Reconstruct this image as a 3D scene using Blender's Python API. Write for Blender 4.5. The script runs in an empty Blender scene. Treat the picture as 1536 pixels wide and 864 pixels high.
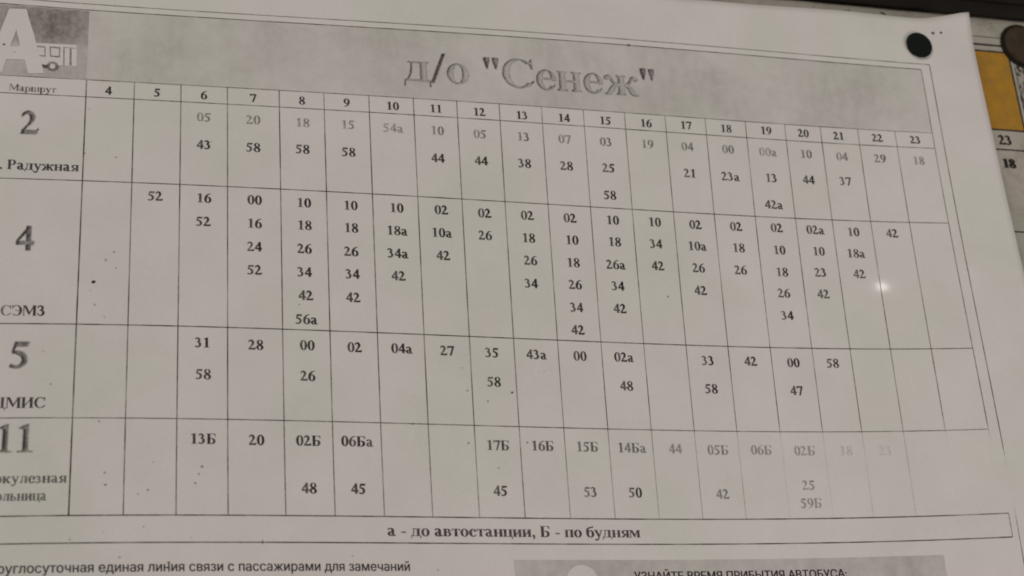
import bpy, math, random
import numpy as np
from mathutils import Vector, Matrix
from mathutils.geometry import delaunay_2d_cdt

# ---------------------------------------------------------------- layout of the sheet, in sheet millimetres (s to the right, t upwards)
HEADER = [["4", 5.96, 69.75, 3.75, 0.93], ["5", 19.01, 69.93, 3.75, 0.93], ["6", 31.71, 69.88, 3.75, 0.93], ["7", 45.35, 69.89, 3.75, 0.93], ["8", 59.01, 69.92, 3.75, 0.93], ["9", 71.76, 70.11, 3.75, 0.93], ["10", 85.09, 69.93, 3.75, 0.93], ["11", 97.85, 69.94, 3.75, 0.93], ["12", 110.81, 69.77, 3.75, 0.93], ["13", 123.79, 69.6, 3.75, 0.93], ["14", 136.79, 69.68, 3.75, 0.93], ["15", 149.8, 69.76, 3.75, 0.93], ["16", 162.82, 69.84, 3.75, 0.93], ["17", 175.84, 70.13, 3.75, 0.93], ["18", 189.03, 69.98, 3.75, 0.93], ["19", 202.45, 70.25, 3.75, 0.93], ["20", 215.1, 70.21, 3.75, 0.93], ["21", 227.18, 70.07, 3.75, 0.93], ["22", 240.52, 70.15, 3.75, 0.93], ["23", 253.67, 70.12, 3.75, 0.93]]
CELLS = [["05", 31.74, 62.79, 4.05, 0.5], ["43", 31.79, 54.14, 4.05, 0.95], ["20", 45.29, 62.78, 4.05, 0.5], ["58", 45.23, 54.08, 4.05, 0.95], ["18", 59.07, 62.79, 4.05, 0.5], ["58", 58.91, 54.27, 4.05, 0.95], ["15", 71.94, 62.98, 4.05, 0.5], ["58", 71.88, 54.24, 4.05, 0.95], ["54а", 85.01, 62.78, 4.05, 0.42], ["10", 97.92, 62.79, 4.05, 0.55], ["44", 97.71, 54.01, 4.05, 0.95], ["05", 110.63, 62.59, 4.05, 0.5], ["44", 110.57, 54.01, 4.05, 0.95], ["13", 123.77, 62.65, 4.05, 0.6], ["38", 123.65, 54.05, 4.05, 0.95], ["07", 136.52, 62.68, 4.05, 0.5], ["28", 136.55, 54.07, 4.05, 0.9], ["03", 149.49, 62.74, 4.05, 0.6], ["25", 149.69, 54.32, 4.05, 0.9], ["58", 149.43, 45.53, 4.05, 0.95], ["19", 162.69, 63.02, 4.05, 0.5], ["04", 175.65, 63.06, 4.05, 0.55], ["21", 175.72, 54.32, 4.05, 0.9], ["00", 189.02, 63.09, 4.05, 0.55], ["23а", 188.99, 54.07, 4.05, 0.9], ["00а", 202.35, 63.08, 4.05, 0.45], ["13", 202.5, 54.44, 4.05, 0.9], ["42а", 202.39, 45.65, 4.05, 0.95], ["10", 215.17, 63.21, 4.05, 0.6], ["44", 215.01, 54.47, 4.05, 0.9], ["04", 227.39, 63.01, 4.05, 0.55], ["37", 227.4, 54.66, 4.05, 0.8], ["29", 240.39, 63.0, 4.05, 0.65], ["18", 253.63, 62.88, 4.05, 0.5], ["52", 19.02, 37.67, 4.05, 0.95], ["16", 31.87, 37.67, 4.05, 1.0], ["52", 31.73, 30.62, 4.05, 0.95], ["00", 45.48, 37.75, 4.05, 1.0], ["16", 45.43, 30.67, 4.05, 0.95], ["24", 45.38, 23.69, 4.05, 0.95], ["52", 45.34, 16.8, 4.05, 0.95], ["10", 58.97, 37.66, 4.05, 1.0], ["18", 59.03, 30.76, 4.05, 1.0], ["26", 58.9, 23.74, 4.05, 1.0], ["34", 58.78, 16.82, 4.05, 1.0], ["42", 59.01, 10.0, 4.05, 1.0], ["56а", 59.06, 3.06, 4.05, 1.0], ["10", 71.97, 37.58, 4.05, 1.0], ["18", 71.96, 30.65, 4.05, 1.0], ["26", 71.76, 23.6, 4.05, 1.0], ["34", 71.93, 16.85, 4.05, 1.0], ["42", 71.92, 9.99, 4.05, 0.95], ["10", 85.02, 37.53, 4.05, 1.0], ["18а", 84.94, 30.57, 4.05, 1.0], ["34а", 84.87, 23.69, 4.05, 1.0], ["42", 84.79, 16.9, 4.05, 0.95], ["02", 97.92, 37.68, 4.05, 1.0], ["10а", 97.79, 30.69, 4.05, 1.0], ["42", 97.85, 23.79, 4.05, 0.95], ["02", 110.65, 37.43, 4.05, 1.0], ["26", 110.47, 30.61, 4.05, 0.95], ["02", 123.43, 37.59, 4.05, 1.0], ["18", 123.39, 30.54, 4.05, 1.0], ["26", 123.54, 23.59, 4.05, 0.95], ["34", 123.29, 16.68, 4.05, 0.95], ["02", 136.42, 37.55, 4.05, 1.0], ["10", 136.55, 30.69, 4.05, 1.0], ["18", 136.44, 23.68, 4.05, 0.95], ["26", 136.56, 16.95, 4.05, 0.95], ["34", 136.45, 10.09, 4.05, 0.95], ["42", 136.35, 3.29, 4.05, 0.95], ["10", 149.65, 37.72, 4.05, 1.0], ["18", 149.73, 30.82, 4.05, 1.0], ["26а", 149.57, 23.76, 4.05, 1.0], ["34", 149.65, 17.19, 4.05, 0.95], ["42", 149.69, 10.28, 4.05, 0.95], ["10", 162.89, 37.87, 4.05, 1.0], ["34", 162.7, 30.9, 4.05, 0.95], ["42", 162.71, 24.02, 4.05, 0.95], ["02", 175.87, 37.75, 4.05, 1.0], ["10а", 175.85, 30.96, 4.05, 0.95], ["26", 175.59, 24.01, 4.05, 0.9], ["42", 175.51, 16.93, 4.05, 0.95], ["02", 189.04, 37.81, 4.05, 1.0], ["18", 189.18, 30.97, 4.05, 0.95], ["26", 189.06, 23.98, 4.05, 0.9], ["02", 202.38, 38.03, 4.05, 0.95], ["10", 202.41, 30.92, 4.05, 0.95], ["18", 202.43, 23.86, 4.05, 0.9], ["26", 202.24, 17.08, 4.05, 0.85], ["34", 202.46, 10.16, 4.05, 0.9], ["02а", 215.14, 37.93, 4.05, 0.95], ["10", 215.33, 30.98, 4.05, 0.95], ["23", 215.06, 24.07, 4.05, 0.85], ["42", 215.01, 17.23, 4.05, 0.85], ["10", 227.72, 37.74, 4.05, 0.9], ["18а", 227.59, 30.71, 4.05, 0.85], ["42", 227.7, 23.97, 4.05, 0.75], ["42", 240.57, 37.67, 4.05, 0.85], ["31", 31.75, -4.48, 4.05, 1.0], ["58", 31.97, -13.17, 4.05, 0.95], ["28", 45.54, -4.63, 4.05, 1.0], ["00", 59.1, -4.35, 4.05, 1.0], ["26", 59.11, -12.97, 4.05, 0.95], ["02", 71.87, -4.45, 4.05, 1.0], ["04а", 84.9, -4.32, 4.05, 1.0], ["27", 97.63, -4.39, 4.05, 0.95], ["35", 110.43, -4.45, 4.05, 0.95], ["58", 110.51, -12.91, 4.05, 0.95], ["43а", 123.47, -4.52, 4.05, 0.95], ["00", 136.36, -4.41, 4.05, 0.95], ["02а", 149.68, -4.32, 4.05, 0.95], ["48", 149.76, -12.77, 4.05, 0.9], ["33", 175.61, -4.5, 4.05, 0.95], ["58", 175.77, -12.88, 4.05, 0.95], ["42", 189.03, -4.36, 4.05, 0.9], ["00", 202.52, -4.51, 4.05, 0.95], ["47", 202.48, -13.04, 4.05, 0.9], ["58", 215.0, -4.55, 4.05, 0.9], ["13Б", 32.04, -30.67, 4.05, 1.0], ["20", 45.49, -30.82, 4.05, 1.0], ["02Б", 58.92, -30.73, 4.05, 1.0], ["48", 58.78, -43.39, 4.05, 0.95], ["06Ба", 71.77, -30.63, 4.05, 0.98], ["45", 71.67, -43.38, 4.05, 0.9], ["17Б", 110.57, -30.79, 4.05, 0.75], ["45", 110.51, -43.28, 4.05, 0.85], ["16Б", 123.41, -30.67, 4.05, 0.8], ["15Б", 136.5, -30.57, 4.05, 0.65], ["53", 136.43, -43.27, 4.05, 0.7], ["14Ба", 149.79, -30.69, 4.05, 0.62], ["50", 149.63, -43.31, 4.05, 0.9], ["44", 162.88, -30.67, 4.05, 0.38], ["05Б", 175.89, -30.89, 4.05, 0.5], ["42", 175.93, -43.52, 4.05, 0.55], ["06Б", 189.26, -30.79, 4.05, 0.38], ["02Б", 202.66, -30.96, 4.05, 0.36], ["25", 202.57, -41.08, 4.05, 0.42], ["59Б", 202.71, -46.28, 4.05, 0.4], ["18", 215.47, -31.01, 4.05, 0.15], ["23", 227.62, -31.14, 4.05, 0.1]]
TX = {"title": [88.72, 77.87, 167.36, 80.4], "marsh": [-20.14, 67.29, -7.88, 67.83], "two": [-16.68, 55.12, -11.63, 54.95], "four": [-16.23, 20.64, -11.11, 20.54], "five": [-16.03, -12.1, -10.44, -12.1], "eleven": [-18.23, -34.23, -8.52, -34.34], "rad": [-19.41, 44.33, -1.06, 44.05], "semz": [-18.74, 2.26, -7.71, 2.16], "cmis": [-16.08, -22.76, -6.6, -22.8], "kul": [-15.78, -42.14, -0.75, -42.48], "nica": [-15.52, -46.72, -5.24, -46.87], "foot": [78.73, -55.8, 150.0, -55.69], "line": [-15.56, -64.61, 84.23, -65.15], "uzn": [147.09, -66.75, 210.65, -68.06], "c_h": [118.61, 89.43, 117.94, 77.75]}
SPECKS = [[3.79, 11.92, 0.54, 1.3], [3.2, 9.44, 0.19, 0.4], [8.73, 20.68, 0.29, 0.6], [6.77, 18.31, 0.42, 0.5], [9.37, 16.07, 0.27, 0.5], [159.28, 95.82, 0.42, 1], [115.53, -15.79, 0.38, 0.9], [108.46, -18.49, 0.35, 0.55], [102.73, -15.65, 0.3, 0.6], [101.56, -9.22, 0.24, 0.4], [87.69, -17.47, 0.24, 0.3], [31.72, -38.09, 0.42, 0.6], [30.9, -40.02, 0.32, 0.4], [30.09, -42.47, 0.35, 0.6], [8.13, -39.77, 0.32, 0.5], [8.37, -42.87, 0.35, 0.55], [18.59, -44.24, 0.32, 0.6], [16.21, -45.28, 0.26, 0.4], [19.78, -36.96, 0.24, 0.4], [86.97, -25.48, 0.32, 0.7], [164.98, 14.62, 0.29, 0.7], [1.03, 63.51, 0.35, 0.3], [8.47, 48.96, 0.24, 0.6], [0.29, 49.8, 0.29, 0.4], [23.7, -62.73, 0.35, 1], [-22.18, 82.54, 0.38, 0.9], [-19.28, 80.41, 0.24, 0.5], [4.33, 5.51, 0.29, 0.5], [-5.6, -16.39, 0.32, 0.45], [6.47, -26.31, 0.35, 0.5], [-7.76, -7.57, 0.26, 0.3], [12.09, -61.3, 0.35, 0.55], [0.54, -56.68, 0.27, 0.4], [17.61, -53.63, 0.32, 0.35], [102.29, -30.44, 0.32, 0.5], [110.35, -37.07, 0.32, 0.4], [57.17, 7.21, 0.29, 0.4], [91.77, -64.61, 0.27, 0.4], [119.04, -29.84, 0.32, 0.7], [33.77, 55.09, 0.22, 0.4], [266.77, 109.9, 0.61, 1.2], [269.79, 110.29, 0.51, 1], [69.38, -61.06, 0.32, 0.25], [6.92, 2.2, 0.29, 0.3], [125.31, -9.31, 0.32, 0.2], [200.22, 102.89, 0.32, 0.25], [29.13, -56.36, 0.24, 0.3], [8.22, -55.09, 0.24, 0.3]]
LOGO_A = [[-21.47, 94.28], [-16.88, 94.57], [-15.96, 91.08], [-14.58, 86.7], [-13.0, 80.68], [-11.33, 74.17], [-15.46, 73.76], [-16.55, 78.12], [-21.34, 77.92], [-22.24, 73.74], [-26.01, 73.79], [-24.97, 79.55], [-24.02, 84.31], [-22.87, 88.71]]
LOGO_HOLE = [[-19.2, 87.56], [-17.92, 82.36], [-20.56, 82.15]]
BUS = {"body": [[-14.55, 83.69], [-3.05, 83.98], [-2.79, 77.0], [-12.47, 76.86], [-14.14, 82.53]], "w1": [[-13.81, 82.99], [-11.25, 82.86], [-11.09, 79.42], [-13.12, 79.49]], "w2": [[-10.28, 82.94], [-7.27, 82.85], [-7.31, 79.48], [-9.95, 79.51]], "w2i": [[-9.82, 82.43], [-7.69, 82.31], [-7.72, 79.99], [-9.63, 80.03]], "w1i": [[-13.95, 82.33], [-11.58, 82.3], [-11.47, 79.93], [-13.14, 80.02]], "d1": [[-6.56, 82.9], [-6.21, 82.88], [-5.97, 76.99], [-6.41, 76.99]], "d2": [[-4.87, 82.7], [-4.34, 82.7], [-4.12, 77.12], [-4.74, 77.1]], "dt": [[-6.57, 83.01], [-3.19, 82.94], [-3.18, 82.59], [-6.55, 82.68]], "gap": [[-11.95, 77.0], [-10.36, 76.79], [-10.66, 75.7], [-11.73, 76.06]], "wheel": [[-9.16, 76.49]], "light": [[-2.89, 84.49], [-0.57, 84.45], [-0.59, 80.08], [-2.72, 79.93]]}
PIN = [260.54, 104.6]
PIN_R = [265.18, 104.99]
BANNER = [[112.84, -61.39], [240.49, -62.34]]
ICON = [131.87, -67.76]
TICKS = [[46.61, -57.54], [46.51, -58.56]]
GLARE = [234.72, 19.98]
EDGE_T = [[280.31, 118.54], [273.17, 116.99], [264.45, 115.17], [257.39, 115.03], [235.19, 115.29], [204.3, 114.23], [184.59, 114.02]]
KNOB = [307.81, 113.53]
S = [0.0, 12.79, 25.42, 38.16, 52.6, 65.28, 78.23, 91.24, 104.13, 116.95, 129.95, 143.0, 156.08, 169.17, 182.32, 195.69, 208.96, 221.14, 234.02, 246.95, 260.0]
T = [72.87, 67.42, 41.47, 0.0, -25.4, -50.68, 97.82, 95.81, -57.61]
S21 = 263.34
ZC = [[0, 2, 0.30401], [1, 1, 4.53042], [2, 0, 2.2657], [0, 3, -0.26434], [1, 2, 0.29718], [2, 1, -5.40216], [3, 0, 5.6422], [0, 4, 0.63721], [1, 3, 1.82262], [2, 2, 0.29625], [3, 1, -3.30732], [4, 0, 0.51827], [0, 5, -0.36752], [1, 4, -0.63172], [2, 3, 0.00351], [3, 2, -1.23418], [4, 1, 1.1717], [5, 0, 0.30782]]
CAM = [-8.8627, -126.2153, 375.0122]
CAMR = [[0.952462, -0.049733, -0.300572], [-0.056945, 0.940137, -0.336006], [0.29929, 0.337149, 0.892612]]
FPX = 2233.63
PLANE = [-3.34891064, 0.04093825, -0.03633843, 6.6]

scene = bpy.context.scene
COL = scene.collection
U = 0.0009                                   # one sheet unit in metres
PA, PB, PC, GAP = PLANE
_n = Vector((-PB, -PC, 1)).normalized()
_ex = Vector((1, 0, PB)).normalized()
_ez = _n.cross(_ex).normalized()
P0 = Vector((130, 0, PA + PB * 130))
HANG = Vector((0, 0, 1.5))                   # height at which the board hangs

def to_world(p):
    d = Vector(p) - P0
    return Vector((d.dot(_ex), -d.dot(_n), d.dot(_ez))) * U + HANG

def bow(s, t):                               # how the hanging sheet bows away from flat
    s = min(max(s, -33), 281); t = min(max(t, -72), 108)
    u = (s - 130) / 130; v = t / 75
    return sum(q * u ** a * v ** b for a, b, q in ZC)

N_W = Vector((0, -1, 0))                     # out of the board, towards the viewer
def sheet(s, t, off=0.0):
    z = bow(s, t)
    z += 1.0 * math.exp(-(((s - 281) / 11) ** 2 + ((t - 119) / 11) ** 2))      # the free corner beyond the pin lifts
    return to_world((s, t, z)) + N_W * off * U
def board(s, t, off=0.0):
    return to_world((s, t, PA + PB * s + PC * t - GAP)) + N_W * off * U

# ---------------------------------------------------------------- camera
cam = bpy.data.objects.new('camera', bpy.data.cameras.new('camera'))
COL.objects.link(cam); scene.camera = cam
R = CAMR
def dirw(v): return Vector((Vector(v).dot(_ex), -Vector(v).dot(_n), Vector(v).dot(_ez)))
cx, cy, cz = (dirw((R[0][k], R[1][k], R[2][k])) for k in range(3))
M = Matrix.Identity(4)
for i in range(3):
    M[i][0], M[i][1], M[i][2] = cx[i], cy[i], cz[i]
CP = to_world(CAM)
M.translation = CP
cam.matrix_world = M
cam.data.sensor_width = 36
cam.data.lens = FPX / 1536 * 36
cam.data.clip_start = 0.01; cam.data.clip_end = 50
cam.data.dof.use_dof = True
cam.data.dof.aperture_fstop = 20
cam.data.dof.focus_distance = (sheet(118, 0) - CP).dot(-cz)

# ---------------------------------------------------------------- light
world = bpy.data.worlds.new('World'); scene.world = world
world.use_nodes = True
bg = world.node_tree.nodes['Background']
bg.inputs[0].default_value = (1.0, 0.965, 0.94, 1); bg.inputs[1].default_value = 0.265

def area(name, loc, target, size, power, col):
    l = bpy.data.lights.new(name, 'AREA'); l.shape = 'DISK'; l.size = size; l.energy = power; l.color = col
    o = bpy.data.objects.new(name, l); COL.objects.link(o); o.location = loc
    o.rotation_euler = (Vector(target) - Vector(loc)).to_track_quat('-Z', 'Y').to_euler()
    return o
CEN = sheet(130, 10)
area('key_light', CEN + Vector((-0.55, -0.9, 0.75)), CEN, 0.5, 4.8, (1.0, 0.925, 0.87))  # soft key added for the overall light, from the upper left front
area('right_fill', CEN + Vector((0.48, -0.42, -0.42)), CEN + Vector((0.1, 0, 0)), 0.25, 1.55, (1.0, 0.91, 0.915))  # added fill, set close so its falloff brightens the sheet's right side
# the small bright lamp mirrored in the sheet's sheen
g0 = sheet(*GLARE)
gn = (sheet(GLARE[0] + 1, GLARE[1]) - g0).cross(sheet(GLARE[0], GLARE[1] + 1) - g0).normalized()
if gn.y > 0: gn = -gn
vd = (CP - g0).normalized()
rd = (2 * vd.dot(gn) * gn - vd).normalized()
pl = bpy.data.lights.new('lamp', 'POINT'); pl.energy = 0.0017; pl.shadow_soft_size = 0.0012; pl.color = (1, 0.95, 0.9)
po = bpy.data.objects.new('lamp', pl); COL.objects.link(po); po.location = g0 + rd * 0.07

scene.view_settings.view_transform = 'Standard'
scene.view_settings.look = 'None'
scene.view_settings.exposure = 0.08
scene.view_settings.gamma = 1
scene.cycles.use_denoising = True
scene.cycles.use_light_tree = False          # so the tiny mirrored lamp is sampled evenly
scene.cycles.pixel_filter_type = 'BLACKMAN_HARRIS'
scene.cycles.filter_width = 1.75

# ---------------------------------------------------------------- materials
def new_mat(name):
    m = bpy.data.materials.new(name); m.use_nodes = True
    nt = m.node_tree; nt.nodes.clear()
    return m, nt, nt.nodes.new('ShaderNodeOutputMaterial')
def nd(nt, t, **kw):
    n = nt.nodes.new('ShaderNode' + t)
    for k, v in kw.items():
        if k in n.inputs: n.inputs[k].default_value = v
        else: setattr(n, k, v)
    return n
def noise(nt, scale, detail=3, rough=0.5, stretch=None):
    tc = nd(nt, 'NewGeometry'); mp = nd(nt, 'Mapping')
    nt.links.new(tc.outputs['Position'], mp.inputs['Vector'])
    if stretch: mp.inputs['Scale'].default_value = stretch
    n = nd(nt, 'TexNoise'); n.inputs['Scale'].default_value = scale; n.inputs['Detail'].default_value = detail
    n.inputs['Roughness'].default_value = rough
    nt.links.new(mp.outputs[0], n.inputs['Vector'])
    return n
def ramp(nt, src, stops):
    r = nd(nt, 'ValToRGB'); e = r.color_ramp.elements
    while len(e) < len(stops): e.new(0.5)
    for x, (p, c) in zip(e, stops):
        x.position = p; x.color = (c, c, c, 1) if not isinstance(c, tuple) else (*c, 1)
    nt.links.new(src, r.inputs[0]); return r
def mixc(nt, fac, a, b, mode='MIX'):
    m = nd(nt, 'Mix', data_type='RGBA', blend_type=mode)
    for sock, v in ((m.inputs[0], fac), (m.inputs[6], a), (m.inputs[7], b)):
        if hasattr(v, 'links') or hasattr(v, 'is_linked'): nt.links.new(v, sock)
        else: sock.default_value = v if not isinstance(v, tuple) else (*v, 1)
    return m.outputs[2]
def mth(nt, op, a, b=0.0, clamp=False):
    m = nd(nt, 'Math', operation=op, use_clamp=clamp)
    for sock, v in ((m.inputs[0], a), (m.inputs[1], b)):
        if hasattr(v, 'is_linked'): nt.links.new(v, sock)
        else: sock.default_value = v
    return m.outputs[0]

def paper_mat(name, base, tint, coat, dirt=0.0):
    m, nt, out = new_mat(name)
    p = nd(nt, 'BsdfPrincipled'); nt.links.new(p.outputs[0], out.inputs[0])
    blotch = ramp(nt, noise(nt, 26, 2, 0.4).outputs[0], [(0.46, 0.0), (0.60, 0.95)]).outputs[0]
    c = mixc(nt, blotch, base, tint)
    c = mixc(nt, 1.0, c, ramp(nt, noise(nt, 60, 4, 0.6).outputs[0], [(0.3, 0.93), (0.7, 1.0)]).outputs[0], 'MULTIPLY')
    c = mixc(nt, 1.0, c, ramp(nt, noise(nt, 1400, 3, 0.7).outputs[0], [(0.3, 0.95), (0.7, 1.0)]).outputs[0], 'MULTIPLY')
    if dirt:
        d = ramp(nt, noise(nt, 90, 6, 0.75).outputs[0], [(0.50, 0.0), (0.72, dirt)]).outputs[0]
        c = mixc(nt, d, c, (0.10, 0.08, 0.06))
    nt.links.new(c, p.inputs['Base Color'])
    p.inputs['Roughness'].default_value = 0.75
    p.inputs['Specular IOR Level'].default_value = 0.3
    p.inputs['Coat Weight'].default_value = coat; p.inputs['Coat Roughness'].default_value = 0.09
    b = nd(nt, 'Bump'); b.inputs['Strength'].default_value = 0.12; b.inputs['Distance'].default_value = 0.0002
    nt.links.new(noise(nt, 900, 3, 0.6).outputs[0], b.inputs['Height'])
    nt.links.new(b.outputs[0], p.inputs['Normal'])
    nt.links.new(nd(nt, 'NewGeometry').outputs['Normal'], p.inputs['Coat Normal'])
    return m
PAPER = paper_mat('white_office_paper', (0.70, 0.655, 0.62), (0.655, 0.655, 0.585), 0.5)
OLDPAPER = paper_mat('aged_paper', (0.42, 0.385, 0.325), (0.37, 0.35, 0.29), 0.0, 0.55)

def ink_mat(name, col, wear=0.35, streak=False, wscale=420, lo=0.36, hi=0.62):
    """toner: 'ink' on the mesh says how much of it has not faded away"""
    m, nt, out = new_mat(name)
    p = nd(nt, 'BsdfPrincipled'); p.inputs['Base Color'].default_value = (*col, 1); p.inputs['Roughness'].default_value = 0.6
    p.inputs['Specular IOR Level'].default_value = 0.25
    tr = nd(nt, 'BsdfTransparent'); mx = nd(nt, 'MixShader')
    at = nd(nt, 'Attribute', attribute_name='ink')
    w = ramp(nt, noise(nt, wscale, 3, 0.6).outputs[0], [(lo, 1 - wear), (hi, 1.0)]).outputs[0]
    a = mth(nt, 'MULTIPLY', at.outputs['Fac'], w)
    if not streak:                                   # faint print is patchy: grains of toner are missing
        n2 = ramp(nt, noise(nt, 1500, 2, 0.6).outputs[0], [(0.42, 0.0), (0.58, 1.0)]).outputs[0]
        n2 = mth(nt, 'ADD', mth(nt, 'MULTIPLY', n2, 0.6), 0.66)
        inv = mth(nt, 'SUBTRACT', 1.0, at.outputs['Fac'], True)
        a = mth(nt, 'MULTIPLY', a, mth(nt, 'ADD', mth(nt, 'SUBTRACT', 1.0, inv), mth(nt, 'MULTIPLY', inv, n2)), True)
    if streak:
        s1 = ramp(nt, noise(nt, 260, 3, 0.7, (1, 0.12, 0.12)).outputs[0], [(0.35, 0.78), (0.65, 1.0)]).outputs[0]
        s2 = ramp(nt, noise(nt, 38, 3, 0.6).outputs[0], [(0.36, 0.40), (0.62, 1.0)]).outputs[0]
        a = mth(nt, 'MULTIPLY', mth(nt, 'MULTIPLY', a, s1), s2)
    nt.links.new(a, mx.inputs[0]); nt.links.new(tr.outputs[0], mx.inputs[1]); nt.links.new(p.outputs[0], mx.inputs[2])
    nt.links.new(mx.outputs[0], out.inputs[0])
    return m
INK = ink_mat('black_toner', (0.022, 0.015, 0.013), 0.10)
LINEINK = ink_mat('line_toner', (0.05, 0.034, 0.031), 0.45, wscale=160)
TONE = ink_mat('grey_toner_wash', (0.13, 0.10, 0.085), 0.3, streak=True)
YELLOW = ink_mat('yellow_print', (0.41, 0.212, 0.020), 0.22, wscale=300)
OLDINK = ink_mat('old_black_print', (0.014, 0.011, 0.009), 0.12)

def solid(name, col, rough, bump=0.0, bscale=300, var=None, spec=0.5, metal=0):
    m, nt, out = new_mat(name)
    p = nd(nt, 'BsdfPrincipled'); nt.links.new(p.outputs[0], out.inputs[0])
    n = noise(nt, bscale, 5, 0.65)
    nt.links.new(mixc(nt, ramp(nt, n.outputs[0], [(0.3, 0.0), (0.7, 1.0)]).outputs[0], col, var or col), p.inputs['Base Color'])
    p.inputs['Roughness'].default_value = rough; p.inputs['Specular IOR Level'].default_value = spec; p.inputs['Metallic'].default_value = metal
    if bump:
        b = nd(nt, 'Bump'); b.inputs['Strength'].default_value = bump; b.inputs['Distance'].default_value = 0.0004
        nt.links.new(n.outputs[0], b.inputs['Height']); nt.links.new(b.outputs[0], p.inputs['Normal'])
    return m
RAIL = solid('dark_brown_rail', (0.011, 0.009, 0.007), 0.6, 0.4, 120, (0.018, 0.014, 0.010), 0.08)
PANEL = solid('board_panel', (0.30, 0.26, 0.20), 0.8, 0.3, 200, (0.22, 0.19, 0.15))
PINMAT = solid('black_plastic', (0.006, 0.010, 0.008), 0.55, 0.05, 500, (0.008, 0.011, 0.009), 0.08)
KNOBMAT = solid('brown_plastic', (0.034, 0.024, 0.014), 0.6, 0.6, 200, (0.062, 0.043, 0.026), 0.15)
STEEL = solid('steel', (0.35, 0.34, 0.32), 0.35, 0, 300, None, 0.5, 1)

# ---------------------------------------------------------------- mesh helpers
def mk(name, verts, faces, mat, parent=None, ink=None, smooth=False, origin=None):
    """one mesh object, its origin in the middle of its own geometry"""
    V = np.array([tuple(v) for v in verts], float)
    c = V.mean(0) if origin is None else np.array(tuple(origin))
    me = bpy.data.meshes.new(name)
    me.from_pydata((V - c).tolist(), [], faces); me.update()
    if ink is not None:
        a = me.attributes.new('ink', 'FLOAT', 'POINT')
        a.data.foreach_set('value', np.full(len(V), ink, float) if np.isscalar(ink) else np.asarray(ink, float))
    me.materials.append(mat)
    if smooth: me.polygons.foreach_set('use_smooth', [True] * len(me.polygons))
    o = bpy.data.objects.new(name, me); COL.objects.link(o)
    o.location = c
    if parent is not None:
        o.parent = parent; o.location = Vector(c) - origin_of(parent)
    return o
def origin_of(o):
    p = Vector(o.location)
    while o.parent: o = o.parent; p += Vector(o.location)
    return p
def tag(o, label=None, cat=None, group=None, kind=None):
    for k, v in (('label', label), ('category', cat), ('group', group), ('kind', kind)):
        if v: o[k] = v
    return o

def slab_patch(name, f, corners, off, mat, parent, ink, nu=8, nv=8):
    """a printed area between four corners (s,t), following the sheet"""
    (a, b, c, d) = corners; vs = []; fs = []
    for j in range(nv + 1):
        for i in range(nu + 1):
            u, v = i / nu, j / nv
            s = (a[0] * (1 - u) + b[0] * u) * (1 - v) + (d[0] * (1 - u) + c[0] * u) * v
            t = (a[1] * (1 - u) + b[1] * u) * (1 - v) + (d[1] * (1 - u) + c[1] * u) * v
            vs.append(f(s, t, off))
    for j in range(nv):
        for i in range(nu):
            k = j * (nu + 1) + i; fs.append((k, k + 1, k + nu + 2, k + nu + 1))
    return mk(name, vs, fs, mat, parent, ink)

rng = random.Random(7)
def rule(name, f, p0, p1, w, mat, parent, strength, off=0.06, step=3.0):
    """a printed line p0 -> p1 of width w; strength is a number or strength(s,t)"""
    L = math.dist(p0, p1); n = max(1, int(L / step))
    dx, dy = (p1[0] - p0[0]) / L, (p1[1] - p0[1]) / L
    vs = []; ink = []; fs = []
    for i in range(n + 1):
        q = i / n; s = p0[0] + (p1[0] - p0[0]) * q; t = p0[1] + (p1[1] - p0[1]) * q
        k = strength(s, t) if callable(strength) else strength
        ww = w * (0.9 + 0.2 * rng.random()) / 2
        for e in (-1, 1):
            vs.append(f(s - dy * ww * e, t + dx * ww * e, off)); ink.append(k)
        if i: fs.append((2 * i - 2, 2 * i, 2 * i + 1, 2 * i - 1))
    return mk(name, vs, fs, mat, parent, ink)

# ---------------------------------------------------------------- serif letter shapes, drawn in thousandths of an em
def rect(x0, y0, x1, y1): return [[(x0, y0), (x1, y0), (x1, y1), (x0, y1)]]
def poly(*p): return [list(p)]
def arc(cx, cy, ro, ri, a0=0, a1=360, n=20, ic=None):
    ix, iy = ic or (cx, cy); out = []
    n = max(4, int(n * abs(a1 - a0) / 360))
    for i in range(n):
        q = []
        for k in (i, i + 1):
            a = math.radians(a0 + (a1 - a0) * k / n)
            q.append(((cx + ro[0] * math.cos(a), cy + ro[1] * math.sin(a)), (ix + ri[0] * math.cos(a), iy + ri[1] * math.sin(a))))
        out.append([q[0][0], q[1][0], q[1][1], q[0][1]])
    return out
def dot(cx, cy, r, n=10):
    return [[(cx + r * math.cos(2 * math.pi * i / n), cy + r * math.sin(2 * math.pi * i / n)) for i in range(n)]]
def pen(*pts, sub=5):
    """a stroke through (x, y, width) points"""
    P = [np.array(p, float) for p in pts]; P = [2 * P[0] - P[1]] + P + [2 * P[-1] - P[-2]]
    C = []
    for i in range(1, len(P) - 2):
        for k in range(sub):
            u = k / sub
            C.append(0.5 * ((2 * P[i]) + (-P[i - 1] + P[i + 1]) * u + (2 * P[i - 1] - 5 * P[i] + 4 * P[i + 1] - P[i + 2]) * u * u + (-P[i - 1] + 3 * P[i] - 3 * P[i + 1] + P[i + 2]) * u ** 3))
    C.append(P[-2]); L = []; Rr = []
    for i, c in enumerate(C):
        d = C[min(i + 1, len(C) - 1)][:2] - C[max(i - 1, 0)][:2]; d /= (np.linalg.norm(d) + 1e-9)
        h = max(c[2], 8) / 2
        L.append((c[0] - d[1] * h, c[1] + d[0] * h)); Rr.append((c[0] + d[1] * h, c[1] - d[0] * h))
    return [[L[i], L[i + 1], Rr[i + 1], Rr[i]] for i in range(len(C) - 1)]
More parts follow.
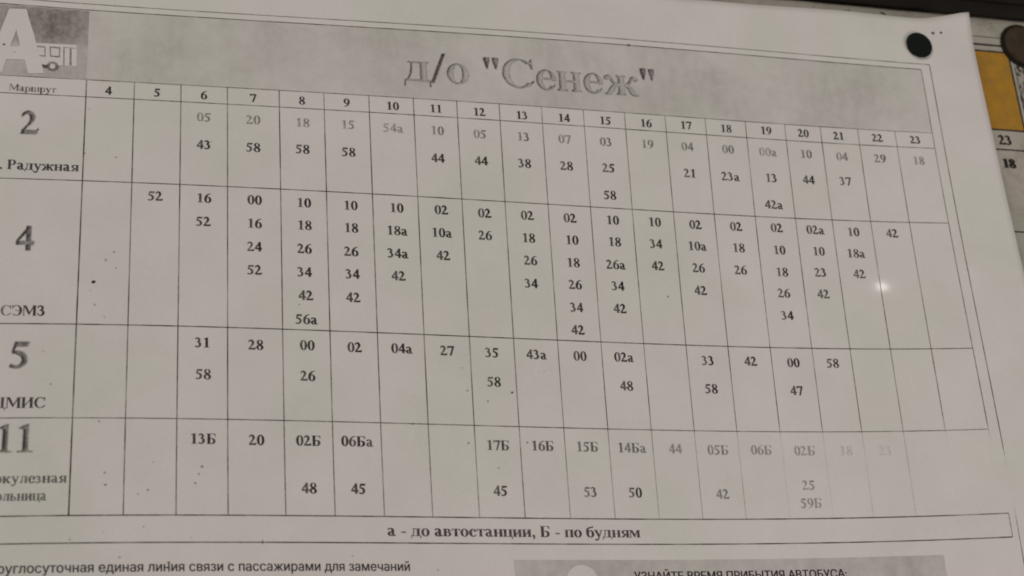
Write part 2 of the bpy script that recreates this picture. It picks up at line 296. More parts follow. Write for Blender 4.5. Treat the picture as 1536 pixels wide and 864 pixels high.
def stem(x0, x1, y0=0, y1=460, e=42, top=True, bot=True, h=26):
    o = rect(x0, y0, x1, y1)
    if bot: o += rect(x0 - e, y0, x1 + e, y0 + h) + poly((x0 - 16, y0 + h), (x1 + 16, y0 + h), (x1, y0 + h + 26), (x0, y0 + h + 26))
    if top: o += rect(x0 - e, y1 - h, x1 + e, y1) + poly((x0, y1 - h - 26), (x1, y1 - h - 26), (x1 + 16, y1 - h), (x0 - 16, y1 - h))
    return o
def turn(ps, cx, cy): return [[(2 * cx - x, 2 * cy - y) for x, y in p] for p in ps]
def mirror(ps, cx): return [[(2 * cx - x, y) for x, y in p] for p in ps]
six = arc(252, 216, (222, 230), (92, 196)) + pen((95, 230, 132), (110, 400, 120), (190, 545, 84), (300, 640, 50), (452, 684, 18))
bowl_a = arc(205, 128, (175, 140), (62, 92), 60, 330, 18, (215, 128))
G = {
 '0': (500, arc(250, 338, (224, 352), (92, 322))),
 '1': (500, rect(190, 0, 322, 660) + poly((300, 688), (322, 688), (322, 600), (190, 560), (190, 640)) + poly((70, 590), (70, 572), (120, 585), (190, 560), (190, 645)) + rect(68, 0, 445, 22) + poly((160, 22), (352, 22), (322, 60), (190, 60))),
 '2': (500, pen((36, 500, 20), (70, 580, 60), (150, 636, 96), (240, 625, 120), (306, 520, 134), (285, 400, 110), (200, 260, 66), (110, 150, 52), (50, 70, 50)) + poly((20, 0), (432, 0), (478, 168), (450, 168), (415, 120), (100, 118), (20, 30))),
 '3': (500, pen((34, 540, 22), (80, 610, 62), (170, 640, 92), (258, 590, 112), (285, 510, 122), (250, 430, 92), (150, 365, 26)) + pen((150, 378, 26), (255, 350, 92), (325, 270, 124), (330, 170, 132), (280, 80, 100), (170, 24, 60), (90, 40, 70), (60, 62, 60)) + dot(80, 62, 52)),
 '4': (500, poly((318, 688), (395, 688), (395, 640), (75, 235), (28, 235), (28, 265)) + rect(270, 0, 395, 688) + poly((28, 150), (474, 150), (474, 262), (28, 262))),
 '5': (500, poly((122, 676), (448, 676), (400, 545), (122, 545)) + poly((122, 676), (160, 545), (84, 395), (60, 400)) + pen((66, 385, 40), (170, 400, 96), (290, 340, 120), (345, 225, 124), (310, 105, 110), (205, 30, 74), (100, 28, 74)) + dot(76, 52, 50)),
 '6': (500, six),
 '7': (500, poly((20, 676), (478, 676), (478, 648), (452, 560), (110, 560), (60, 548), (36, 480), (14, 480)) + poly((350, 570), (478, 655), (262, -10), (162, -10))),
 '8': (500, arc(250, 515, (188, 176), (86, 146), ic=(258, 525)) + arc(250, 170, (218, 186), (100, 146), ic=(245, 160)) + pen((130, 450, 80), (250, 350, 120), (370, 240, 90))),
 '9': (500, turn(six, 250, 338)),
 'а': (500, bowl_a + pen((60, 375, 90), (110, 430, 60), (190, 448, 56), (275, 420, 100), (310, 340, 128), (312, 220, 128), (314, 110, 124), (345, 45, 90), (400, 25, 60), (470, 60, 26)) + pen((300, 275, 34), (215, 250, 34), (130, 210, 60))),
 'Б': (640, stem(90, 232, 0, 676, 60, h=24) + rect(90, 648, 560, 676) + poly((470, 676), (562, 676), (566, 500), (544, 500), (520, 610), (440, 648)) + pen((225, 356, 38), (360, 356, 50), (455, 310, 100), (495, 190, 144), (440, 60, 90), (340, 18, 44), (225, 16, 34))),
 'М': (940, stem(80, 112, 0, 676, 60, h=24) + stem(720, 862, 0, 676, 60, h=24) + poly((80, 676), (230, 676), (500, 190), (450, 60), (430, 60)) + poly((740, 676), (862, 676), (720, 560), (455, 60), (430, 60), (470, 180))),
 'Р': (620, stem(90, 232, 0, 676, 60, h=24) + pen((225, 658, 36), (360, 656, 50), (455, 600, 100), (490, 495, 140), (450, 380, 90), (360, 330, 44), (225, 326, 34))),
 'С': (720, arc(375, 338, (345, 352), (215, 318), 48, 318, 30, (395, 338)) + poly((585, 610), (640, 690), (662, 690), (672, 450), (645, 450), (615, 540)) + pen((560, 60, 60), (640, 110, 40), (690, 180, 24))),
 'Э': (720, mirror(arc(375, 338, (345, 352), (215, 318), 48, 318, 30, (395, 338)) + poly((585, 610), (640, 690), (662, 690), (672, 450), (645, 450), (615, 540)), 360) + rect(240, 322, 560, 356)),
 'З': (580, pen((60, 500, 24), (110, 600, 56), (220, 658, 52), (340, 600, 110), (380, 510, 138), (330, 410, 80), (190, 358, 34)) + pen((190, 358, 34), (360, 330, 80), (430, 250, 140), (420, 130, 140), (330, 40, 80), (210, 18, 50), (110, 70, 50), (56, 180, 26))),
 'Ц': (770, stem(80, 222, 0, 676, 60, h=24) + stem(500, 642, 0, 676, 60, h=24) + rect(80, 0, 740, 30) + poly((705, 30), (740, 30), (742, -150), (718, -150), (690, -30))),
 'И': (780, stem(80, 222, 0, 676, 60, h=24) + stem(550, 692, 0, 676, 60, h=24) + poly((215, 100), (215, 150), (555, 570), (555, 520))),
 'Т': (660, stem(260, 400, 0, 676, 60, top=False, h=24) + rect(40, 640, 620, 676) + poly((40, 676), (90, 640), (60, 480), (32, 480)) + poly((620, 676), (570, 640), (600, 480), (628, 480))),
 'п': (560, stem(62, 188) + stem(370, 496) + rect(62, 424, 496, 460)),
 'н': (560, stem(62, 188) + stem(370, 496) + rect(180, 214, 380, 248)),
 'и': (560, stem(62, 188) + stem(370, 496) + poly((186, 70), (186, 130), (372, 385), (372, 325))),
 'ц': (560, stem(62, 188) + stem(370, 496) + rect(62, 0, 540, 30) + poly((505, 30), (540, 30), (542, -140), (520, -140), (500, -20))),
 'ш': (820, stem(62, 188) + stem(346, 472) + stem(630, 756) + rect(62, 0, 756, 30)),
 'м': (680, stem(62, 92) + stem(490, 616) + poly((62, 460), (190, 460), (370, 130), (320, 20), (300, 20)) + poly((500, 460), (616, 460), (500, 390), (325, 20), (300, 20), (345, 140))),
 'т': (480, stem(178, 304, top=False) + rect(20, 430, 462, 460) + poly((20, 460), (60, 440), (36, 330), (16, 330)) + poly((462, 460), (422, 440), (446, 330), (466, 330))),
 'о': (500, arc(250, 228, (226, 246), (98, 216))),
 'с': (450, arc(245, 228, (222, 246), (100, 212), 40, 320, 22, (268, 228)) + dot(355, 340, 58) + pen((330, 24, 50), (380, 60, 34), (425, 120, 20))),
 'е': (450, arc(235, 228, (212, 246), (96, 216), 0, 318, 24, (245, 232)) + rect(130, 240, 446, 268) + pen((320, 26, 50), (370, 60, 34), (420, 120, 20)) + poly((330, 262), (447, 262), (447, 230), (330, 240))),
 'з': (430, pen((50, 340, 60), (95, 420, 56), (170, 446, 46), (262, 400, 96), (270, 320, 106), (220, 258, 50), (130, 240, 26)) + pen((130, 240, 26), (260, 225, 60), (312, 150, 116), (270, 50, 84), (160, 8, 44), (80, 50, 60), (48, 100, 56))),
 'в': (500, stem(62, 188, top=True) + pen((180, 440, 32), (290, 436, 40), (360, 350, 110), (300, 262, 46), (180, 250, 28)) + pen((180, 250, 28), (320, 240, 46), (400, 135, 122), (320, 22, 40), (180, 16, 30))),
 'д': (560, rect(90, 428, 510, 460) + stem(340, 466, 0, 460, 10, bot=False, top=False) + poly((150, 440), (182, 440), (165, 180), (95, 20), (60, 20), (130, 180)) + rect(20, 0, 540, 32) + poly((20, 32), (44, 32), (30, -130), (8, -130)) + poly((516, 32), (540, 32), (556, -130), (532, -130)) + rect(330, 440, 500, 460)),
 'у': (500, poly((20, 460), (150, 460), (312, 110), (260, -10)) + rect(0, 436, 210, 460) + pen((440, 450, 30), (340, 200, 36), (250, -20, 50), (180, -150, 60), (90, -170, 50)) + rect(330, 436, 496, 460) + dot(80, -150, 55)),
 'я': (520, stem(345, 470) + pen((350, 444, 30), (220, 436, 44), (110, 340, 110), (190, 222, 48), (350, 206, 28)) + poly((230, 215), (345, 215), (160, 0), (20, 0), (20, 22), (60, 26))),
 'р': (560, stem(70, 196, -205, 460) + arc(330, 228, (205, 244), (80, 206), -140, 140, 20, (315, 228))),
 'ж': (790, stem(332, 458) + pen((60, 370, 50), (110, 430, 50), (170, 390, 56), (220, 290, 50), (340, 236, 26)) + pen((340, 236, 26), (240, 200, 90), (150, 60, 110), (100, 12, 60), (20, 10, 24)) + dot(70, 385, 50)
            + mirror(pen((60, 370, 50), (110, 430, 50), (170, 390, 56), (220, 290, 50), (340, 236, 26)) + pen((340, 236, 26), (240, 200, 90), (150, 60, 110), (100, 12, 60), (20, 10, 24)) + dot(70, 385, 50), 395)),
 'к': (560, stem(62, 188) + pen((180, 236, 26), (300, 270, 46), (370, 400, 56), (430, 430, 50), (470, 380, 40)) + dot(455, 385, 48) + pen((200, 240, 60), (300, 190, 100), (400, 60, 118), (460, 12, 60), (540, 10, 24))),
 'л': (550, stem(360, 486) + rect(150, 428, 486, 460) + pen((200, 440, 34), (190, 250, 34), (150, 70, 70), (70, 30, 80))),
 'ь': (500, stem(62, 188) + pen((180, 262, 28), (310, 250, 50), (390, 140, 122), (310, 22, 44), (180, 16, 30))),
 'б': (500, arc(250, 215, (226, 232), (98, 200)) + pen((75, 240, 100), (70, 430, 90), (140, 560, 80), (280, 610, 70), (400, 640, 60), (430, 700, 26))),
 '"': (400, poly((50, 676), (170, 676), (178, 610), (125, 400), (100, 400), (44, 610)) + poly((235, 676), (355, 676), (363, 610), (310, 400), (285, 400), (229, 610))),
 '/': (300, poly((-10, -20), (60, -20), (310, 690), (240, 690))),
 '-': (333, rect(50, 190, 285, 262)),
 ',': (250, dot(120, 60, 72) + pen((150, 60, 90), (165, -40, 60), (90, -140, 24))),
 '.': (250, dot(125, 62, 74)),
 ' ': (250, []),
}
_cache = {}
def glyph(ch):
    """the union of a letter's strokes as one flat triangulated shape"""
    if ch not in _cache:
        vs = []; fs = []
        for p in [[(x + d, y) for x, y in p] for p in G[ch][1] for d in (-13, 0, 13)]:
            ar = sum(p[i][0] * p[(i + 1) % len(p)][1] - p[(i + 1) % len(p)][0] * p[i][1] for i in range(len(p)))
            if abs(ar) < 4: continue
            if ar < 0: p = p[::-1]
            fs.append(list(range(len(vs), len(vs) + len(p)))); vs += [Vector(q) for q in p]
        if fs:
            V, _, F, _, _, OF = delaunay_2d_cdt(vs, [], fs, 0, 0.5)
            def hit(x, y):
                for g in fs:
                    c = False; j = g[-1]
                    for i in g:
                        if (vs[i].y > y) != (vs[j].y > y) and x < (vs[j].x - vs[i].x) * (y - vs[i].y) / (vs[j].y - vs[i].y) + vs[i].x: c = not c
                        j = i
                    if c: return True
                return False
            keep = [f for f in F if hit(sum(V[k][0] for k in f) / len(f), sum(V[k][1] for k in f) / len(f))]
            _cache[ch] = (np.array([tuple(v) for v in V]), keep)
        else: _cache[ch] = (np.zeros((0, 2)), [])
    return _cache[ch]
def advance(txt): return sum(G[c][0] for c in txt)
def serif(name, f, txt, s, t, em, mat, parent, ink, align='c', xs=1.0, off=0.10, label=None, mid=True):
    """print a word; (s,t) is its middle (align c), left end (l) or right end (r); mid: t is the middle of the figures"""
    w = advance(txt) * em * xs / 1000
    x = s - w / 2 if align == 'c' else (s if align == 'l' else s - w)
    y = t - (0.338 * em if mid else 0)
    vs = []; fs = []; ks = []
    for c in txt:
        V, F = glyph(c); b = len(vs)
        g = 0.88 + 0.12 * rng.random()
        for q in V:
            a = x + q[0] * em * xs / 1000; h = y + q[1] * em / 1000
            vs.append(f(a, h, off)); ks.append((ink(a, h) if callable(ink) else ink) * g)
        fs += [[b + i for i in p] for p in F]
        x += G[c][0] * em * xs / 1000
    o = mk(name, vs, fs, mat, parent, ks)
    if label: o['label'] = label
    return o

def worn_serif(name, f, txt, s0, s1, t, em, mat, parent, edge, fill, side, cell=0.16, patch=0.2, off=0.10, label=None):
    """large lettering whose toner has gone inside: dark rims, the left of every stroke darker than the right"""
    W0 = advance(txt) / 1000; xs = (s1 - s0) / (W0 * em)
    pad = 4; nx = int((s1 - s0) / cell) + 2 * pad; ny = int(em * 1.0 / cell) + 2 * pad
    y0 = t - 0.22 * em
    X, Y = np.meshgrid(s0 + (np.arange(nx) - pad + .5) * cell, y0 + (np.arange(ny) - pad + .5) * cell)
    mask = np.zeros(X.shape, bool); solid_ = mask.copy(); x = 0
    for c in txt:
        for p in G[c][1]:
            px = [s0 + (x + q[0]) * em * xs / 1000 for q in p]; py = [t + q[1] * em / 1000 for q in p]
            ins = np.zeros(X.shape, bool); j = len(p) - 1
            for i in range(len(p)):
                if py[i] != py[j]:
                    ins ^= ((py[i] > Y) != (py[j] > Y)) & (X < (px[j] - px[i]) * (Y - py[i]) / (py[j] - py[i]) + px[i])
                j = i
            mask |= ins
            if c in '"/': solid_ |= ins
        x += G[c][0]
    m = mask.astype(float)
    def sm(a, n):
        for _ in range(n):
            a = (np.roll(a, 1, 0) + np.roll(a, -1, 0) + np.roll(a, 1, 1) + np.roll(a, -1, 1) + 2 * a) / 6
        return a
    rim = 1 - sm(m, 5); rim = np.clip(rim * 2.0, 0, 1)
    left = 1 - sum(np.roll(m, k, 1) for k in range(1, 7)) / 6.0      # how near the stroke's left edge
    soft = sm(m, 2)
    ink = soft * np.clip(fill + .40 * solid_ + edge * rim * (0.55 + 0.45 * left) + side * left, 0, 1)
    r = np.random.RandomState(3).rand(*ink.shape); ink *= 0.86 + 0.28 * sm(r, 1)
    q = sm(np.random.RandomState(5).rand(*ink.shape), 60); q = (q - q.min()) / (q.max() - q.min()); ink *= 1 - patch * q
    on = ink > 0.02; idx = -np.ones(on.shape, int)
    face = on[:-1, :-1] | on[1:, :-1] | on[:-1, 1:] | on[1:, 1:]
    vs = []; ks = []; fs = []
    def vid(j, i):
        if idx[j, i] < 0:
            idx[j, i] = len(vs); vs.append(f(X[j, i], Y[j, i], off)); ks.append(float(min(ink[j, i], 1)))
        return int(idx[j, i])
    for j, i in zip(*np.nonzero(face)): fs.append((vid(j, i), vid(j, i + 1), vid(j + 1, i + 1), vid(j + 1, i)))
    o = mk(name, vs, fs, mat, parent, ks)
    if label: o['label'] = label
    return o

def sans(name, f, txt, s0, s1, t, size_h, mat, parent, ink, off=0.10, bold=0.0):
    """plain sans-serif line fitted between s0 and s1, x-height etc. from Blender's own letter shapes"""
    cu = bpy.data.curves.new(name + '_c', 'FONT'); cu.body = txt; cu.resolution_u = 3; cu.offset = bold; cu.size = 1
    tmp = bpy.data.objects.new(name + '_t', cu); COL.objects.link(tmp)
    bpy.context.view_layer.update()
    c2 = tmp.to_curve(bpy.context.evaluated_depsgraph_get()); loops = []
    for sp in c2.splines:
        pts = []; bp = sp.bezier_points; n = len(bp)
        for k in range(n):
            p, q = bp[k], bp[(k + 1) % n]
            a, b, c, d = (np.array(v[:2]) for v in (p.co, p.handle_right, q.handle_left, q.co))
            steps = 1 if np.linalg.norm((b - a) * 1.0) < 1e-5 else 3
            for m_ in range(steps):
                u = m_ / steps; pts.append(a * (1 - u) ** 3 + 3 * b * u * (1 - u) ** 2 + 3 * c * u * u * (1 - u) + d * u ** 3)
        if len(pts) > 2: loops.append(np.array(pts))
    tmp.to_curve_clear(); bpy.data.objects.remove(tmp); bpy.data.curves.remove(cu)
    a = min(l[:, 0].min() for l in loops); b = max(l[:, 0].max() for l in loops)
    loops = sorted(loops, key=lambda l: l[:, 0].min())
    groups = []                                      # letters: loops whose x-ranges overlap
    for l in loops:
        if groups and l[:, 0].min() < groups[-1][1] - 0.002: groups[-1][0].append(l); groups[-1][1] = max(groups[-1][1], l[:, 0].max())
        else: groups.append([[l], l[:, 0].max()])
    vs = []; fs = []
    for ls, _ in groups:
        ls = [l + np.array([d, 0]) for d in (-bold, bold) for l in ls] if bold else ls
        pv = []; pe = []
        for l in ls:
            n0 = len(pv); pv += [Vector(q) for q in l]; pe += [(n0 + k, n0 + (k + 1) % len(l)) for k in range(len(l))]
        V, _, F, _, _, _ = delaunay_2d_cdt(pv, pe, [], 0, 1e-5)
        def wind(x, y, ls=ls):
            best = 0
            for part in ([ls[:len(ls) // 2], ls[len(ls) // 2:]] if bold else [ls]):
                w = 0
                for l in part:
                    for (x0, y0), (x1, y1) in zip(l, np.roll(l, -1, 0)):
                        if (y0 > y) != (y1 > y) and x < (x1 - x0) * (y - y0) / (y1 - y0) + x0: w += 1 if y1 > y0 else -1
                best = best or w
            return best
        b0_ = len(vs)
        vs += [f(s0 + (v[0] - a) / (b - a) * (s1 - s0), t + v[1] * size_h, off) for v in V]
        for q in F:
            if wind(sum(V[k][0] for k in q) / len(q), sum(V[k][1] for k in q) / len(q)): fs.append([b0_ + k for k in q])
    return mk(name, vs, fs, mat, parent, ink)

# ================================================================ the board behind everything
bo = bpy.data.objects.new('notice_board', None); COL.objects.link(bo); bo.location = board(130, 0, -4)
tag(bo, 'notice board with a pale worn panel and a dark rail across its top', 'notice board')
def box(name, f, s0, s1, t0, t1, o0, o1, mat, parent, bevel=0.0, n=12):
    """a bar along s: outline in (t, off) with its near edges eased"""
    b = bevel
    sec = [(t0, o0), (t0, o1 - b), (t0 + b * .3, o1 - b * .3), (t0 + b, o1), (t1 - b, o1), (t1 - b * .3, o1 - b * .3), (t1, o1 - b), (t1, o0)] if b else [(t0, o0), (t0, o1), (t1, o1), (t1, o0)]
    k = len(sec); vs = []; fs = []
    for i in range(n + 1):
        s = s0 + (s1 - s0) * i / n
        vs += [f(s, t, o) for t, o in sec]
    for i in range(n):
        for j in range(k):
            a, c = i * k + j, i * k + (j + 1) % k
            fs.append((a, a + k, c + k, c))
    fs.append(tuple(range(k))); fs.append(tuple(n * k + j for j in reversed(range(k))))
    return mk(name, vs, fs, mat, parent)
box('back_panel', board, -90, 370, -150, 128, -4, 0, PANEL, bo)
box('top_rail', board, -96, 376, 124.0, 150, -4, 1.7, RAIL, bo, 0.7)
box('rail_lip', board, -96, 376, 129.5, 146, 1.7, 2.6, RAIL, bo, 0.4)

# ================================================================ older sheet under the new one
def curl_old(s, t, off=0.0): return board(s, t, 0.35 + off)
def grid_sheet(name, f, s0, s1, top, bottom, mat, thick, nu, nv, smooth=True):
    vs = []; fs = []
    for side in (0.0, -thick):
        for j in range(nv + 1):
            for i in range(nu + 1):
                s = s0 + (s1 - s0) * i / nu; a, b = top(s), bottom
                vs.append(f(s, b + (a - b) * j / nv, side))
    m = (nu + 1) * (nv + 1)
    for j in range(nv):
        for i in range(nu):
            k = j * (nu + 1) + i
            fs.append((k, k + 1, k + nu + 2, k + nu + 1)); fs.append((m + k, m + k + nu + 1, m + k + nu + 2, m + k + 1))
    ring = [i for i in range(nu + 1)] + [j * (nu + 1) + nu for j in range(1, nv + 1)] + [nv * (nu + 1) + i for i in range(nu - 1, -1, -1)] + [j * (nu + 1) for j in range(nv - 1, 0, -1)]
    for a, b in zip(ring, ring[1:] + ring[:1]): fs.append((a, m + a, m + b, b))
    return mk(name, vs, fs, mat, None, None, smooth)
old = grid_sheet('old_timetable_sheet', curl_old, -30, 345, lambda s: 123.5 + 0.25 * math.sin(s * .31) + 0.15 * math.sin(s * 1.1), -110, OLDPAPER, 0.15, 90, 40)
tag(old, 'older yellowed timetable with a mustard header band, pinned beneath the white sheet', 'timetable')
slab_patch('header_band', curl_old, [(40, 80.3), (301.2, 80.3), (301.2, 110.5), (40, 110.5)], 0.04, YELLOW, old, 0.97, 30, 4)
for t_, k_, w_ in ((116.1, .6, .35), (113.0, .9, .75), (110.5, .95, .6)):
    rule('frame_line', curl_old, (0, t_), (303.5 if t_ > 115 else (302.4 if t_ > 112 else 301.4), t_), w_, OLDINK, old, k_, 0.08)
rule('row_line', curl_old, (40, 80.3), (304, 80.3), .6, OLDINK, old, .9, 0.08)
rule('row_line', curl_old, (40, 72.9), (304, 72.9), .5, OLDINK, old, .9, 0.08)
rule('row_line', curl_old, (40, 43.1), (304, 43.1), .5, OLDINK, old, .85, 0.08)
rule('column_line', curl_old, (301.3, 110.4), (301.3, 40), .6, OLDINK, old, .95, 0.09)
rule('frame_line', curl_old, (302.9, 105), (302.9, -60), .35, OLDINK, old, .7, 0.08)
serif('hour_number', curl_old, '23', 292.9, 76.5, 5.1, OLDINK, old, 1.0)
serif('hour_number', curl_old, '23', 293.1, 76.5, 5.1, OLDINK, old, 0.9, off=0.14, label='second impression thickening the figures 23')
serif('departure_time', curl_old, '18', 292.3, 67.9, 4.8, OLDINK, old, 1.0)
serif('departure_time', curl_old, '18', 292.75, 67.8, 4.8, OLDINK, old, 1.0, off=0.14, label='smudged second impression of the figures 18')
# damp marks and torn toner on the right margin of the old sheet
def blot(name, f, s, t, rx, ry, mat, parent, ink, off=0.12, n=14, seed=0, ang=0):
    r = random.Random(seed); vs = [f(s, t, off)]; fs = []; ca, sa = math.cos(ang), math.sin(ang)
    for i in range(n):
        a = 2 * math.pi * i / n; k = 0.7 + 0.5 * r.random()
        x, y = rx * k * math.cos(a), ry * k * math.sin(a)
        vs.append(f(s + x * ca - y * sa, t + x * sa + y * ca, off))
    for i in range(n): fs.append((0, 1 + i, 1 + (i + 1) % n))
    return vs, fs
def blots(name, f, items, mat, parent, kind='stuff', off=0.12):
    vs = []; fs = []; ks = []
    for q, (s, t, rx, ry, k, ang) in enumerate(items):
        v, g = blot(name, f, s, t, rx, ry, mat, parent, k, off, 10, q, ang); b = len(vs)
        vs += v; ks += [k] + [k * .75] * (len(v) - 1); fs += [tuple(b + i for i in p) for p in g]
    o = mk(name, vs, fs, mat, parent, ks); o['kind'] = kind
    return o
r5 = random.Random(11)
blots('worn_marks', curl_old, [(302.6 + abs(r5.gauss(0, 1.0)) + (i % 3) * .9, 84 + 23 * r5.random(), .2 + .5 * r5.random(), .4 + 1.4 * r5.random(), .35 + .5 * r5.random(), r5.uniform(-.5, .5)) for i in range(34)], OLDINK, old)
blots('dirt_marks', curl_old, [(225 + 85 * r5.random(), 117.5 + 4.6 * r5.random(), .15 + .6 * r5.random(), .1 + .2 * r5.random(), .2 + .45 * r5.random(), r5.uniform(-.6, .3)) for i in range(46)] + [(256, 121.6, 1.6, .35, .9, -.5), (240, 121.2, 3.5, .22, .6, .1)], OLDINK, old)

# ================================================================ the new timetable sheet
EDGE = sorted(EDGE_T)
def top_edge(s):
    if s <= EDGE[0][0]: return EDGE[0][1] + 0.12 * math.sin(s * .2)
    for (a, x), (b, y) in zip(EDGE, EDGE[1:]):
        if s <= b: return x + (y - x) * (s - a) / (b - a)
    return EDGE[-1][1]
ts = grid_sheet('timetable_sheet', sheet, -49, 281, top_edge, -118, PAPER, 0.12, 132, 94)
tag(ts, 'white photocopied bus timetable with a large table of times, bowed on its board', 'timetable')

AT, BT, CT, DT, ET, FT, OT, IT, GT = T
SL = -31.0                                                   # left edge of the table, out of the picture
def smooth01(x): x = min(max(x, 0), 1); return x * x * (3 - 2 * x)
def fade_field(s, t):
    """how far the toner has gone towards the lower right of the sheet"""
    return 1 - 0.9 * smooth01((s - 130) / 130) * smooth01((-27 - t) / 4)
COLK = {0: .98, 1: .85, 2: .85, 3: .85, 4: .85, 5: .85, 6: .82, 7: .82, 8: .82, 9: .8, 10: .8, 11: .8, 12: .8, 13: .8, 14: .8, 15: .78, 16: .8, 17: .8, 18: .82, 19: .75, 20: .85}
LOWK = {0: .85, 1: .75, 2: .7, 3: .62, 4: .6, 5: .62, 6: .6, 7: .55, 8: .5, 9: .5, 10: .48, 11: .42, 12: .36, 13: .32, 14: .26, 15: .10, 16: .08, 17: .14, 18: .2, 19: .02, 20: 0.0}
band = slab_patch('header_band', sheet, [(0.05, AT), (S[20], AT), (S[20], IT), (0.05, IT)], 0.03, TONE, ts, 0.175, 86, 8)
for i, s in enumerate(S):
    top = AT if i < 20 else IT
    def k(a, t, i=i):
        v = COLK[i] * (0.85 + 0.15 * math.sin(a + t * .13 + i))
        if i < 20 or t < AT:
            pass
        lo = LOWK[i]; q = smooth01((ET + 1.0 - t) / 5.0 + 0.3)
        if t > BT: v *= 0.9
        return v * (1 - q) + lo * q if t < ET + 2 else v
    rule('column_line', sheet, (s, FT), (s, top), .36 if i == 0 else (.30 if i < 10 else .26), LINEINK, ts, k)
for t, w, kk in ((AT, .24, .72), (BT, .26, .8), (CT, .28, .86), (DT, .30, .95), (ET, .27, .78), (FT, .32, .9)):
    rule('row_line', sheet, (SL, t), (261.4 if t == FT else S[20], t), w, LINEINK, ts, (lambda a, b, kk=kk: kk * (1 - .25 * smooth01((a - 225) / 40)) * (.92 + .08 * math.sin(a * .4))), 0.07)
rule('row_line', sheet, (SL, GT), (261.4, GT), .32, LINEINK, ts, .88, 0.07)
rule('column_line', sheet, (261.4, GT), (261.4, FT), .22, LINEINK, ts, .55)
rule('frame_line', sheet, (-34.5, OT), (S21, OT), .24, LINEINK, ts, .72, 0.07)
rule('frame_line', sheet, (SL, IT), (S[20], IT), .27, LINEINK, ts, .82, 0.07)
rule('frame_line', sheet, (S21, -105), (S21, OT), .26, LINEINK, ts, lambda a, b: .85 * smooth01((b + 38) / 12) + .6 * smooth01((-47 - b) / 10), 0.06)
rule('frame_line', sheet, (-34.5, -105), (-34.5, OT), .26, LINEINK, ts, .8, 0.06)
rule('column_line', sheet, (SL, GT), (SL, IT), .3, LINEINK, ts, .8, 0.06)

for txt, s, t, em, k in HEADER: serif('hour_number', sheet, txt, s, t, em, INK, ts, k)
for txt, s, t, em, k in CELLS:
    jitter = rng.uniform(-.05, .05)
    f_ = (lambda a, b, k=k, s=s: k * (0.88 + .12 * math.sin((a - s) * 1.3))) if k > .4 else k
    serif('departure_time', sheet, txt, s, t + jitter, em, INK, ts, f_)

# route numbers, names of the stops
def big(txt, key, em, edge, fill, side):
    a = TX[key]; worn_serif('route_number', sheet, txt, a[0], a[2], (a[1] + a[3]) / 2, em, INK, ts, edge, fill, side)
big('2', 'two', 10.3, .25, .50, .55)
big('4', 'four', 10.3, .25, .58, .45)
big('5', 'five', 10.6, .25, .52, .45)
big('11', 'eleven', 10.5, .2, .46, .55)
def word(key, txt, full, em, k, xs=None):
    """the word's visible letters span the measured width; letters beyond the picture follow to the left"""
    a = TX[key]; w = a[2] - a[0]; x = w / (advance(txt) * em / 1000)
    serif('route_name', sheet, full, a[2], (a[1] + a[3]) / 2, em, INK, ts, k, 'r', x, mid=False)
word('rad', 'Радужная', 'п. Радужная', 4.2, .85)
word('semz', 'СЭМЗ', 'СЭМЗ', 4.2, lambda a, b: .55 + .4 * smooth01((a + 19) / 10))
word('cmis', 'МИС', 'ЦМИС', 4.2, .82)
word('kul', 'кулезная', 'Туберкулезная', 3.9, lambda a, b: .66 + .12 * math.sin(a * 2))
word('nica', 'льница', 'больница', 3.9, .66)
a = TX['marsh']; serif('column_heading', sheet, 'Маршрут', a[2], (a[1] + a[3]) / 2 + .6, 3.1, INK, ts, lambda a, b: .62 + .2 * math.sin(a * 3), 'r', (a[2] - a[0]) / (advance('Маршрут') * 3.1 / 1000), mid=False)
a = TX['title']
worn_serif('title_text', sheet, 'д/о "Сенеж"', a[0], a[2], (a[1] + a[3]) / 2 - .4, 14.0, INK, ts, .9, .11, .42, patch=.4)
a = TX['foot']; serif('footnote_text', sheet, 'а - до автостанции, Б - по будням', a[0], (a[1] + a[3]) / 2, 4.35, INK, ts, .80, 'l', (a[2] - a[0]) / (advance('а - до автостанции, Б - по будням') * 4.35 / 1000), mid=False)
a = TX['line']; sans('contact_text', sheet, 'руглосуточная единая линия связи с пассажирами для замечаний', a[0], a[2], (a[1] + a[3]) / 2, 3.35, INK, ts, .92, bold=0.014)

# route sign in the corner: pale letter and bus on a grey panel
def cdt_flat(name, loops, off, mat, parent, ink, dens=2.5, f=None):
    """a flat printed shape from (s,t) outlines; the second and later loops are holes"""
    vs = []; es = []; 
    for l in loops:
        b = len(vs); pts = []
        for (x0, y0), (x1, y1) in zip(l, l[1:] + l[:1]):
            n = max(1, int(math.dist((x0, y0), (x1, y1)) / dens))
            pts += [(x0 + (x1 - x0) * q / n, y0 + (y1 - y0) * q / n) for q in range(n)]
        vs += [Vector(p) for p in pts]; es += [(b + i, b + (i + 1) % len(pts)) for i in range(len(pts))]
    lo = np.min([tuple(v) for v in vs], 0); hi = np.max([tuple(v) for v in vs], 0)
    V, _, F, _, _, _ = delaunay_2d_cdt(vs, es, [], 0, 1e-4)
    def inside(x, y):
        c = False
        for l in loops:
            j = len(l) - 1
            for i in range(len(l)):
                if (l[i][1] > y) != (l[j][1] > y) and x < (l[j][0] - l[i][0]) * (y - l[i][1]) / (l[j][1] - l[i][1]) + l[i][0]: c = not c
                j = i
        return c
    keep = [q for q in F if inside(sum(V[i][0] for i in q) / len(q), sum(V[i][1] for i in q) / len(q))]
    return mk(name, [sheet(v[0], v[1], off) for v in V], keep, mat, parent, ink)
LOGOBASE = ink_mat('logo_toner', (0.11, 0.085, 0.07), 0.3, streak=True, wscale=700)
def loop_circle(c, r, n=18): return [(c[0] + r * math.cos(2 * math.pi * i / n), c[1] + r * math.sin(2 * math.pi * i / n)) for i in range(n)]
B = BUS
